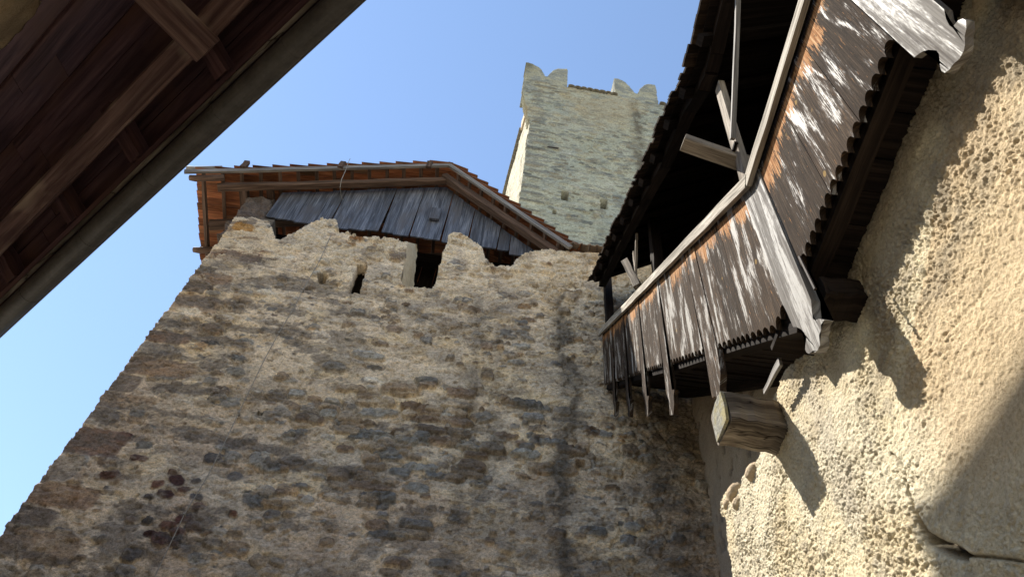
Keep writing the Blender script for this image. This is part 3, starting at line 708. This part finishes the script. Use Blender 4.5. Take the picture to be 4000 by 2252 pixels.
crack = [wq(*p) for p in ((1110, 840), (1170, 920), (1180, 1000), (1215, 1090), (1240, 1160), (1290, 1260), (1380, 1310), (1480, 1340), (1600, 1350), (1762, 1372), (1900, 1390))]
crk = [wq(*p) for p in ((1590, 0), (1500, 120), (1390, 250), (1250, 420))]
dw = (fbm(UU * 14, VV * 14, 311, 3) - .5) * .03
dcr = segdist(UU + dw, VV + dw, crack)
right = inpoly(UU + dw, VV + dw, crack + [(-2, crack[-1][1]), (-2, 5), crack[0]])
sm = right & True
smooth = np.where(right, ss(.0, .5, dcr), 0)
n1 = fbm(UU * 3.0, VV * 3.0, 320, 4); n2 = fbm(UU * 17, VV * 17, 321, 4, .6); n3 = fbm(UU * 48, VV * 48, 322, 3, .6)
rough = (1 - .55 * smooth * ss(2.9, 2.3, VV)) * (.62 + .5 * ss(.38, .62, fbm(UU * 2.6, VV * 2.6, 328, 3)))
n4 = fbm(UU * 30 + n2 * 3, VV * 30 + n3 * 3, 323, 3, .6); rid = 1 - np.abs(n4 - .5) * 4
b1 = np.abs(fbm(UU * 34 + n2 * 2, VV * 34, 326, 2) - .5) * 2; b2 = np.abs(fbm(UU * 72, VV * 72 + n2 * 2, 327, 2) - .5) * 2
H = (n1 - .5) * .028 + ((n2 - .5) * .012 + (ss(0, .55, b1) - .5) * .0055 * (.3 + 1.4 * ss(.35, .65, n1)) + (ss(0, .5, b2) - .5) * .0065 + (n3 - .5) * .009 + (_hash(np.floor(UU / .011), np.floor(VV / .011), 5) > .8) * .004) * rough
dA = segdist(UU + dw * .6, VV + dw * .6, crack[:3]); dB = segdist(UU + dw * .6, VV + dw * .6, crack[2:8]); dC = segdist(UU + dw, VV + dw, crack[7:])
gB = np.exp(-(dB / (.010 + .010 * ss(2.35, 2.02, VV) * ss(2.2, 2.3, UU))) ** 2); gA = np.exp(-(dA / .006) ** 2); gC = np.exp(-(dC / .006) ** 2)
H -= .10 * gB + .025 * gA + .02 * gC
H += .012 * np.where(right, 1, 0) * np.exp(-(dB / .12)) * (gB < .3)
H -= .006 * np.exp(-(segdist(UU + dw, VV + dw, crk) / .010) ** 2)
H += .0 * np.exp(-(((UU - 1.6) / .8) ** 2)) * ss(2.1, 1.5, VV)
C = np.zeros(UU.shape + (3,)) + np.array((.70, .61, .43))
C = mixc(C, (.62, .525, .36), .8 * ss(.45, .6, n1))
C = mixc(C, (.68, .615, .47), .75 * ss(.52, .64, fbm(UU * 2.2, VV * 1.4, 331, 4)))
C = mixc(C, (.36, .325, .27), .4 * ss(.58, .7, n2))
gx = wq(950, 1200)[0]
C = mixc(C, (.50, .45, .37), .6 * np.exp(-((UU - gx - .08 * (n1 - .5)) / .12) ** 2) * ss(.38, .6, fbm(UU * 6, VV * 3, 332, 4)))
C = mixc(C, (.57, .435, .275), .75 * smooth)
C = mixc(C, (.06, .05, .04), np.clip(gB * .9 + gA * .5 + gC * .6, 0, 1))
C = mixc(C, (.34, .29, .215), .85 * ss(2.62, 2.95, VV + .25 * (n2 - .5)) * ss(2.7, 2.2, UU) * ss(.3, .55, fbm(UU * 3, VV * 4, 333, 4)))  # brown dirt, darkened further to paint in shade below the gallery
keep = ins[:-1, :-1] & ins[1:, 1:] & ins[:-1, 1:] & ins[1:, :-1]
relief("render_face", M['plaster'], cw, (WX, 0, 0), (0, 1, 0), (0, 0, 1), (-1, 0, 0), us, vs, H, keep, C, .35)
b = MB(); b.bar((2.3, -6, .95), (2.3, 4.55, .95), .85, 5.1); b.bar((2.45, -6, 3.3), (2.45, 3.6, 3.3), .7, .4); b.build("wall_core", M['houseplaster'], cw)
for px, py, r in ((335, 1035, .075), (350, 1085, .055), (425, 935, .07), (300, 1090, .05)):
    p = wq(px, py); bm_ = MB(); bmesh.ops.create_icosphere(bm_.bm, subdivisions=3, radius=r)
    for v in bm_.bm.verts:
        v.co *= 1 + .35 * (random.random() - .5) * .5; v.co = Vector((WX + .02 + v.co.x * .9, p[0] + v.co.y * 1.2, p[1] + v.co.z * .8))
    bm_.build("edge_stone", M['houseplaster'], cw, True)
# recessed wall between the courtyard wall and the tower house
rw = empty("recessed_wall", (2.9, 6, -1.6), "shaded smooth tan rendered wall set back beside the rubble house", "wall")
us = np.arange(-1.0, 7.62, .02); vs = np.arange(1.5, 13.0, .02); UU, VV = np.meshgrid(us, vs)
H = (fbm(UU * 1.5, VV * 1.5, 401, 4) - .5) * .08 + (fbm(UU * 9, VV * 12, 402, 4) - .5) * .03
pk = ss(.66, .72, fbm(UU * 7, VV * 4, 403, 3)); H -= pk * .03
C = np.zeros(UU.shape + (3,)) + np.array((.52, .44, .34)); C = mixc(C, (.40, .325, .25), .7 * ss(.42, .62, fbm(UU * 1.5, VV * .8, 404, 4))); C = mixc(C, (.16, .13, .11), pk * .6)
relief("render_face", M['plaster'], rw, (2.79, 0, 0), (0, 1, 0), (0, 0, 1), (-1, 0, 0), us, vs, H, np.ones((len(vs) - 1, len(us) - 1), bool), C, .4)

# ================================================================== COVERED GALLERY
PX = 1.5
gal = empty("covered_gallery", (1.8, 3.5, 3.5), "weathered wooden covered gallery with scalloped boards climbing along the sunlit wall", "gallery")
def railz(y): return 4.66 if y < 2.2 else 4.66 + .943 * (y - 2.2)
def botz(y): return 3.47 + .03 * (y - 1.5) if y < 2.53 else 3.50 + 1.0 * (y - 2.53)
def board(y0, y1, tail=None, mat='parapet', scal=True, t=.032, name="parapet_board", dx=0., uo=None):
    pts = []
    if tail is not None: pts += tail                            # outline from the far bottom corner to the near one
    elif scal:
        p = .0745 if y1 < 2.4 else .0725; n = max(1, round((y1 - y0) / p)); p = (y1 - y0) / n
        for i in range(n):
            for k in range(7):
                a = k / 7; y = y1 - p * (i + a); pts.append((y, botz(y) - .012 + .062 * (math.sin(math.pi * a) ** .55 if k else 0)))
        pts.append((y0, botz(y0) - .012))
    else: pts += [(y1, botz(y1)), (y0, botz(y0))]
    b0 = MB(); ys = [y0, y1]
    if y0 < 2.2 < y1: ys = [y0, 2.2, y1]
    pts += [(y, railz(y) - .02) for y in ys]
    # uv: across, along; second map: random, drop below the rail
    dl = b0.bm.loops.layers.uv.new('drop')
    o1, o2 = (random.uniform(0, 60), random.uniform(0, 60)) if uo is None else uo
    x0 = PX + dx
    b0.prism(pts, lambda q: (x0, q[0], q[1]), lambda q: (x0 + t, q[0], q[1]), [(q[0] + o1, q[1] + o2) for q in pts])
    for f in b0.bm.faces:
        for l in f.loops: l[dl].uv = (o1 % 1, railz(l.vert.co.y) - l.vert.co.z)
    bmesh.ops.triangulate(b0.bm, faces=[f for f in b0.bm.faces if len(f.verts) > 4])
    o_ = b0.build('carved_board' if tail is not None else name, M[mat], gal)
    if mat == 'silver': o_['label'] = 'silver grey board with a carved tail'
    return o_
def tp6(*pts): return [tuple(at(*z6(*p), 0, PX)[1:]) for p in pts]
def tp5(*pts): return [tuple(at(*z5(*p), 0, PX)[1:]) for p in pts]
G = .004
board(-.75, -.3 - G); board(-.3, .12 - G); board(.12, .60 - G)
board(.60, .88 - G, tail=tp5((920, 362), (948, 340), (975, 324), (1010, 314), (1060, 318), (1076, 340), (1080, 380), (1082, 420), (1092, 448), (1112, 459), (1140, 440), (1165, 405), (1205, 370), (1232, 320), (1240, 280), (1237, 230), (1248, 180), (1245, 128), (1225, 118), (1198, 128), (1175, 155), (1160, 172), (1140, 160), (1120, 120), (1108, 60)), mat='silver')
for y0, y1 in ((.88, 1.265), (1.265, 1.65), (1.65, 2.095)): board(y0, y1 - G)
board(2.095, 2.365 - G, tail=tp6((1222, 440), (1262, 520), (1300, 608), (1322, 608), (1350, 622), (1372, 645), (1384, 680), (1378, 720), (1376, 750), (1385, 768), (1400, 776), (1415, 766), (1425, 757), (1438, 768), (1455, 755), (1470, 722), (1472, 690), (1464, 660), (1478, 625), (1476, 595), (1498, 563), (1462, 556), (1440, 566), (1425, 556), (1420, 520), (1413, 440)), mat='silver', dx=-.012, t=.045)
stair = [(2.365, 2.84, 0), (2.84, 3.10, 0), (3.10, 3.34, 0), (3.34, 3.57, 1), (3.57, 4.02, 0), (4.02, 4.40, 0), (4.40, 4.59, 2), (4.59, 5.0, 0), (5.0, 5.2, 0), (5.2, 5.36, 2), (5.36, 5.75, 0), (5.75, 5.95, 0), (5.95, 6.10, 2), (6.10, 6.68, 0), (6.68, 6.83, 2), (6.83, 7.12, 0), (7.12, 7.42, 0)]
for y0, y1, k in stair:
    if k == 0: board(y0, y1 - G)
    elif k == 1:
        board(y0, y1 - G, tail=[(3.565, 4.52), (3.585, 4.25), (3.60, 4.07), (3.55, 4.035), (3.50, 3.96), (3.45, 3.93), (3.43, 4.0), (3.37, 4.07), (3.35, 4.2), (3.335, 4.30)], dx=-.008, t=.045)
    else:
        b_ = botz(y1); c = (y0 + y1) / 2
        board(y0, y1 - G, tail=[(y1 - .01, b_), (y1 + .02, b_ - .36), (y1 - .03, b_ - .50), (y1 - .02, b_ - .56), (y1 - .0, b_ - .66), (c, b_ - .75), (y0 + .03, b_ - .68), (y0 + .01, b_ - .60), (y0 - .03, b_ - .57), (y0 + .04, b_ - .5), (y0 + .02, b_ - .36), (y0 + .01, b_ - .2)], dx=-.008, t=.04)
# iron strap beside the silver tail
P0, P1 = at(*z6(1325, 165), 0, PX - .02), at(*z6(1425, 370), 0, PX - .02)
MB().tube([P0, P1], .008, 6).build("iron_hook", M['iron'], gal)
# rails
g = MB(); g.bar((1.455, -.8, 4.655), (1.455, 2.205, 4.65), .035, .105, n=14, jit=.0025); g.build("handrail", M['rail'], gal)
g = MB(); g.bar((1.455, 2.195, 4.645), (1.455, 7.42, railz(7.42) - .01), .035, .095, up=(0, -.66, 1), n=22, jit=.0025); g.build("handrail", M['rail'], gal)
g = MB(); g.bar((1.56, -.8, 4.60), (1.56, 2.2, 4.60), .05, .12); g.bar((1.56, 2.2, 4.60), (1.56, 7.42, railz(7.42) - .07), .05, .12); g.build("rail_ledger", M['dark'], gal)
# floor and stair underside
g = MB()
y = -.8
while y < 2.5:
    wd = random.uniform(.16, .24); g.bar((1.54, y + wd / 2, 3.56 + random.uniform(-.006, .006)), (2.78, y + wd / 2, 3.56 + random.uniform(-.006, .006)), wd - .008, .035); y += wd
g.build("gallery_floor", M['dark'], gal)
g = MB()
y = 2.5
while y < 7.3:
    wd = random.uniform(.13, .2); zz = botz(y) + .09 + random.uniform(-.02, .02)
    g.bar((1.56, y + wd / 2, zz + wd / 2), (2.76, y + wd / 2, zz + wd / 2), wd * 1.36, .04, up=(0, -1, 1), n=3, jit=.006); y += wd
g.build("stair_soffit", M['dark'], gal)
g = MB(); g.bar((1.60, 2.35, 3.42), (1.60, 7.42, 8.44), .10, .20, up=(0, -1, 1), n=8, jit=.006); g.bar((2.66, 2.35, 3.45), (2.66, 7.42, 8.46), .12, .20, up=(0, -1, 1), n=8, jit=.006); g.build("stringer", M['dark'], gal)
g = MB(); g.bar((1.60, -.8, 3.50), (1.60, 2.45, 3.51), .09, .07, n=10, jit=.004); g.build("floor_joist", M['dark'], gal)
P0, P1 = at(*z6(1205, 820), 0, 1.66), at(*z6(1105, 1015), 0, 1.66)
g = MB(); g.bar(P0, P1, .06, .02, up=(1, 0, 0), n=4, jit=.0015, taper=.6); g.build("hanging_plank", M['grey'], gal)
# posts, braces, outriggers
def gpost(name, pts, wd, th, mat, x): g = MB(); g.bar((x, *pts[0]), (x, *pts[1]), wd, th, up=(1, 0, 0), n=6, jit=.003); return g.build(name, M[mat], gal)
gpost("post", ((2.34, 4.62), (2.19, 6.42)), .10, .05, 'strut', 1.53)
gpost("brace", ((2.20, 5.34), (1.30, 6.52)), .035, .035, 'grey', 1.47)
g = MB(); g.bar((1.62, 2.36, 5.28), (1.13, 2.30, 5.40), .11, .10, n=3, jit=.0012, chamfer=.08); g.build("outrigger", M['strut'], gal)
P = at(*z4(820, 835), 1, 2.24); g = MB(); g.bar((1.50, 2.22, 5.335), (1.50, 2.40, 5.335), .028, .028); g.build("peg", M['dark'], gal)
gpost("post", ((5.22, 7.70), (5.18, 8.46)), .05, .03, 'strut', 1.50)
gpost("brace", ((5.26, 7.86), (4.96, 8.56)), .03, .03, 'strut', 1.50)
q = at(*z6(235, 200), 1, 5.3)
g = MB(); g.bar((1.52, 5.22, 7.72), (q[0], 5.3, q[2]), .11, .09, n=4, jit=.004); g.build("outrigger", M['strut'], gal)
gpost("post", ((5.10, 7.6), (5.00, 9.0)), .14, .12, 'dark', 1.75)
gpost("post", ((7.3, 9.5), (7.3, 11.0)), .14, .12, 'dark', 1.6)
# roof
ev = [tuple(at(px, py, 0, 1.25)) for px, py in ((2752, 0), (2707, 200), (2690, 270), (2666, 331), (2617, 414), (2528, 635), (2466, 759), (2369, 966), (2305, 1108))]
ev = [(1.25, ev[0][1] - 1.6, ev[0][2] + .03)] + ev
gr_ = MB()
SL = .78
def evp(s):
    k = min(int(s), len(ev) - 2); f = s - k; return Vector(ev[k]).lerp(Vector(ev[k + 1]), f)
lens = [0]
for a, b_ in zip(ev[:-1], ev[1:]): lens.append(lens[-1] + (Vector(b_) - Vector(a)).length)
def ev_at(l):
    for k in range(len(ev) - 1):
        if l <= lens[k + 1] or k == len(ev) - 2:
            f = (l - lens[k]) / (lens[k + 1] - lens[k]); return Vector(ev[k]).lerp(Vector(ev[k + 1]), f)
NCO = 7
for c in range(NCO):
    l = 0
    while l < lens[-1] - .01:
        wd = random.uniform(.07, .15); l1 = min(l + wd, lens[-1])
        a, b_ = ev_at(l), ev_at(l1 - .003)
        d0 = c * .24 + .045 - random.uniform(0, .045) ; d1 = d0 + .40
        up = random.uniform(0, .012)
        P = []
        for p in (a, b_):
            for d_, lf in ((d0, .05 + up), (d1, .012)):
                for t_ in (0, .018): P.append(Vector((p.x + d_ - lf * SL - t_ * .5, p.y, p.z + d_ * SL + lf + t_)))
        v = [gr_.bm.verts.new(p) for p in P]; o1, o2 = random.uniform(0, 60), random.uniform(0, 60)
        for idx in ((0,1,3,2),(4,6,7,5),(0,4,5,1),(2,3,7,6),(0,2,6,4),(1,5,7,3)):
            gr_.face([v[k] for k in idx], [(o1 + (wd if k >= 4 else 0), o2 + (.4 if (k // 2) % 2 else 0) + (.02 if k % 2 else 0)) for k in idx])
        l = l1
groof = gr_.build("roof", M['larch'], gal)
g = MB()
l = .05
while l < lens[-1] - .1:
    p = ev_at(l); q_ = p + Vector((1.68, 0, 1.68 * SL)); g.bar(p + Vector((.03, 0, -.025)), q_ + Vector((0, 0, -.045)), .09, .07); l += .62
g.build("rafter", M['dark'], groof)
g = MB()
for a, b_ in zip(ev[:-1], ev[1:]):
    va, vb = Vector(a), Vector(b_)
    g.prism([(0, 0), (1, 0), (1, 1), (0, 1)], lambda p: (va if p[0] == 0 else vb) + Vector((.06 + 1.62 * p[1], 0, (.06 + 1.62 * p[1]) * SL + .012)), lambda p: (va if p[0] == 0 else vb) + Vector((.06 + 1.62 * p[1], 0, (.06 + 1.62 * p[1]) * SL + .026)))
g.build("roof_boarding", M['dark'], groof)
g = MB()
pl = [Vector(p) + Vector((.20, 0, .20 * SL - .10)) for p in ev]
for a, b_ in zip(pl[:-1], pl[1:]): g.bar(a, b_, .11, .12, n=2, jit=.003)
g.build("wall_plate", M['dark'], groof)
g = MB()
for y in np.arange(-.8, 7.4, .2):
    z0 = (3.6 if y < 2.4 else 3.6 + (y - 2.4)); g.bar((2.72, y + .1, z0), (2.72, y + .1, z0 + 4.2), .19, .03, up=(1, 0, 0))
g.build("back_boarding", M['dark'], gal)

# ------------------------------------------------ corbel beams carrying the gallery
def corbel(yc_, zc_, wd, ht, x0, x1, label, lum, dy=0., carve=False):
    e = empty("corbel_beam", (x1, yc_, zc_), label, "beam", "timber corbels under the gallery")
    g = MB(); g.bar((x0, yc_, zc_), (x1 + .15, yc_ + dy, zc_ + .02), wd, ht, n=10, jit=.007, chamfer=.06); g.build("beam_body", M['beam'] if lum else M['dark'], e)
    g = MB(); us_ = [(-.47, -.5), (.44, -.48), (.5, -.1), (.47, .5), (.0, .52), (-.5, .46), (-.53, 0)]
    for sgn in (0,):
        pts = [(yc_ + a * wd * .96, zc_ + b_ * ht * .96) for a, b_ in us_]
        g.prism(pts, lambda p: (x0 - .014 - random.uniform(0, .006), p[0], p[1]), lambda p: (x0 + .004, p[0], p[1]))
    g.build("end_face", M['end'] if lum else M['dark'], e)
    return e
xb = 1.40
P1_, P2_, P3_, P4_ = [at(*z7(*p), 0, xb) for p in ((285, 560), (300, 700), (265, 785), (240, 620))]
by = (P1_[1] + P2_[1] + P3_[1] + P4_[1]) / 4; bz = (P1_[2] + P4_[2] + P2_[2] + P3_[2]) / 4
corbel(by, bz, .24, .26, xb, WX, "cracked square timber corbel with a grey lichened end jutting from the sunlit wall", True, dy=.06)
corbel(2.16, 3.31, .18, .15, 1.58, WX, "shade-darkened timber corbel behind the long silver carved tail", False)  # shade on this corbel is put into its dark colour
cc_ = corbel(.42, 3.16, .22, .30, 1.47, WX, "dark timber corbel at the top right corner before the nearest carved tail", False)

# ================================================================== LEFT HOUSE WITH DEEP EAVES
lh = empty("eaves_house", (-5, 0, -1.6), "dark underside of a deep plank eave with gutter close overhead", "building")
GZ = 5.0
A0, A1 = at(0, 1257, 2, GZ), at(1338, 0, 2, GZ)
gd = Vector(A1 - A0); gd.z = 0; gd.normalize(); gn = Vector((gd.y, -gd.x, 0))
if gn.x > 0 or gn.dot(Vector((-1, -1, 0))) < 0: gn = -gn
g0 = Vector(A0) 
def gp(s, d, z): p = g0 + gd * s + gn * d; return Vector((p.x, p.y, z))
SLT = .56
SA, SB = -5.5, 6.4
g = MB()
for k in range(14):
    a0, a1 = math.pi + math.pi * k / 14, math.pi + math.pi * (k + 1) / 14
    for (ra, rb) in ((.088, .084),):
        A = [(math.cos(a) * r, math.sin(a) * r) for a, r in ((a0, ra), (a1, ra), (a1, rb), (a0, rb))]
        g.prism(A, lambda p: gp(SA, p[0], GZ + .02 + p[1]), lambda p: gp(SB, p[0], GZ + .02 + p[1]))
g.tube([gp(SA, -.088, GZ + .02), gp(SB, -.088, GZ + .02)], .011, 8)
gut = g.build("gutter", M['gutter'], lh, False)
for q in ((110, 1150), (345, 935), (590, 700), (860, 450), (1130, 190)):
    P = Vector(at(*q, 2, GZ)); s_ = (P - g0).dot(gd)
    g = MB()
    for k in range(14):
        a0, a1 = math.pi + math.pi * k / 14, math.pi + math.pi * (k + 1) / 14
        A = [(math.cos(a) * r, math.sin(a) * r) for a, r in ((a0, .0905), (a1, .0905), (a1, .0882), (a0, .0882))]
        g.prism(A, lambda p: gp(s_ - .012, p[0], GZ + .02 + p[1]), lambda p: gp(s_ + .012, p[0], GZ + .02 + p[1]))
    g.build("gutter_seam", M['gutter'], gut)
DW = 1.42
def rz(d): return GZ + .06 + SLT * d
hroof = MB()
d = .06; k = 0
while d < 3.3:
    wd = random.uniform(.16, .24); zz = rz(d + wd / 2) + .07 + (.016 if k % 2 else 0)
    s_ = SA
    while s_ < SB:
        ln = random.uniform(2.2, 4.2); hroof.bar(gp(s_, d + wd / 2, zz), gp(min(s_ + ln, SB) - .005, d + wd / 2, zz), wd * 1.12, .03, up=gn.cross(gd) * 0 + Vector((-gn.x * SLT, -gn.y * SLT, 1))); s_ += ln
    d += wd; k += 1
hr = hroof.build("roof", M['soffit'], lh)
g = MB(); g.bar(gp(SA, 1.65, rz(1.65) + .16), gp(SB, 1.65, rz(1.65) + .16), 3.5, .04, up=Vector((-gn.x * SLT, -gn.y * SLT, 1))); g.build("roof_covering", M['tile'], hr)
g = MB(); g.bar(gp(SA, .115, GZ + .075), gp(SB, .115, GZ + .075), .03, .03, n=20, jit=.002); g.build("eave_batten", M['beam'], hr)
g = MB(); g.bar(gp(SA, .15, GZ + .12), gp(SB, .15, GZ + .12), .03, .1); g.build("fascia", M['soffit'], hr)
Pm = Vector(at(*z1(450, 530), 2, 4.99)); db = (Pm - g0).dot(gn)
pz = rz(db) - .16
for q in ((870, 290), (540, 615), (295, 860), (60, 1090), (1225, -60), (-190, 1310)):
    P = Vector(at(*q, 2, GZ + .1)); s_ = (P - g0).dot(gd)
    g = MB(); g.bar(gp(s_, .15, rz(.15) - .02), gp(s_, db + .1, rz(db + .1) - .02), .12, .13, n=5, jit=.004); g.build("rafter", M['soffit'], hr)
g = MB(); g.bar(gp(SA, db, pz), gp(SB, db, pz), .17, .19, n=24, jit=.005, chamfer=.1); g.build("purlin", M['purlin'], hr)
Pc = Vector(at(*z1(805, 150), 2, pz - .18)); sc_ = (Pc - g0).dot(gd)
for s_ in (sc_, sc_ - 4.3):
    g = MB(); g.bar(gp(s_, db - .12, pz - .17), gp(s_, DW + .2, pz - .17), .17, .16, n=5, jit=.005, chamfer=.08); g.build("cantilever_beam", M['purlin'], hr)
# house wall
hu = np.arange(SA, SB, .04); hv = np.arange(-1.6, 6.4, .04); HU, HV = np.meshgrid(hu, hv)
Hh = (fbm(HU * 2, HV * 2, 501, 4) - .5) * .10 + (fbm(HU * 9, HV * 9, 502, 3) - .5) * .05
Ch = np.zeros(HU.shape + (3,)) + np.array((.47, .37, .25)); Ch = mixc(Ch, (.30, .245, .175), .7 * ss(.45, .62, fbm(HU * 3, HV * 3, 503, 4)))
O_ = gp(0, DW, 0)
kh = HV[:-1, :-1] < rz(DW) - .02 - .22 * fbm(HU[:-1, :-1] * 5, HV[:-1, :-1] * 5, 504, 4)
relief("wall", M['plaster'], lh, (O_.x, O_.y, 0), tuple(gd), (0, 0, 1), tuple(-gn), hu, hv, Hh, kh, Ch, .5)
# unseen block added above the eaves to cast the lower right wall shadow
sW = 7.2
W_ = np.array((WX - sW, 2.47 + .38 * sW, 2.17 + 1.55 * sW))
b = MB()
rzW = rz(1.3)
b.bar((W_[0] - 1.5, W_[1], (W_[2] + rzW) / 2 + .1), (W_[0] - 1.5, W_[1] - 1.7, (W_[2] + rzW) / 2 + .1), 3.0, W_[2] - rzW - .2)
b.build("shadow_block", M['houseplaster'], lh)
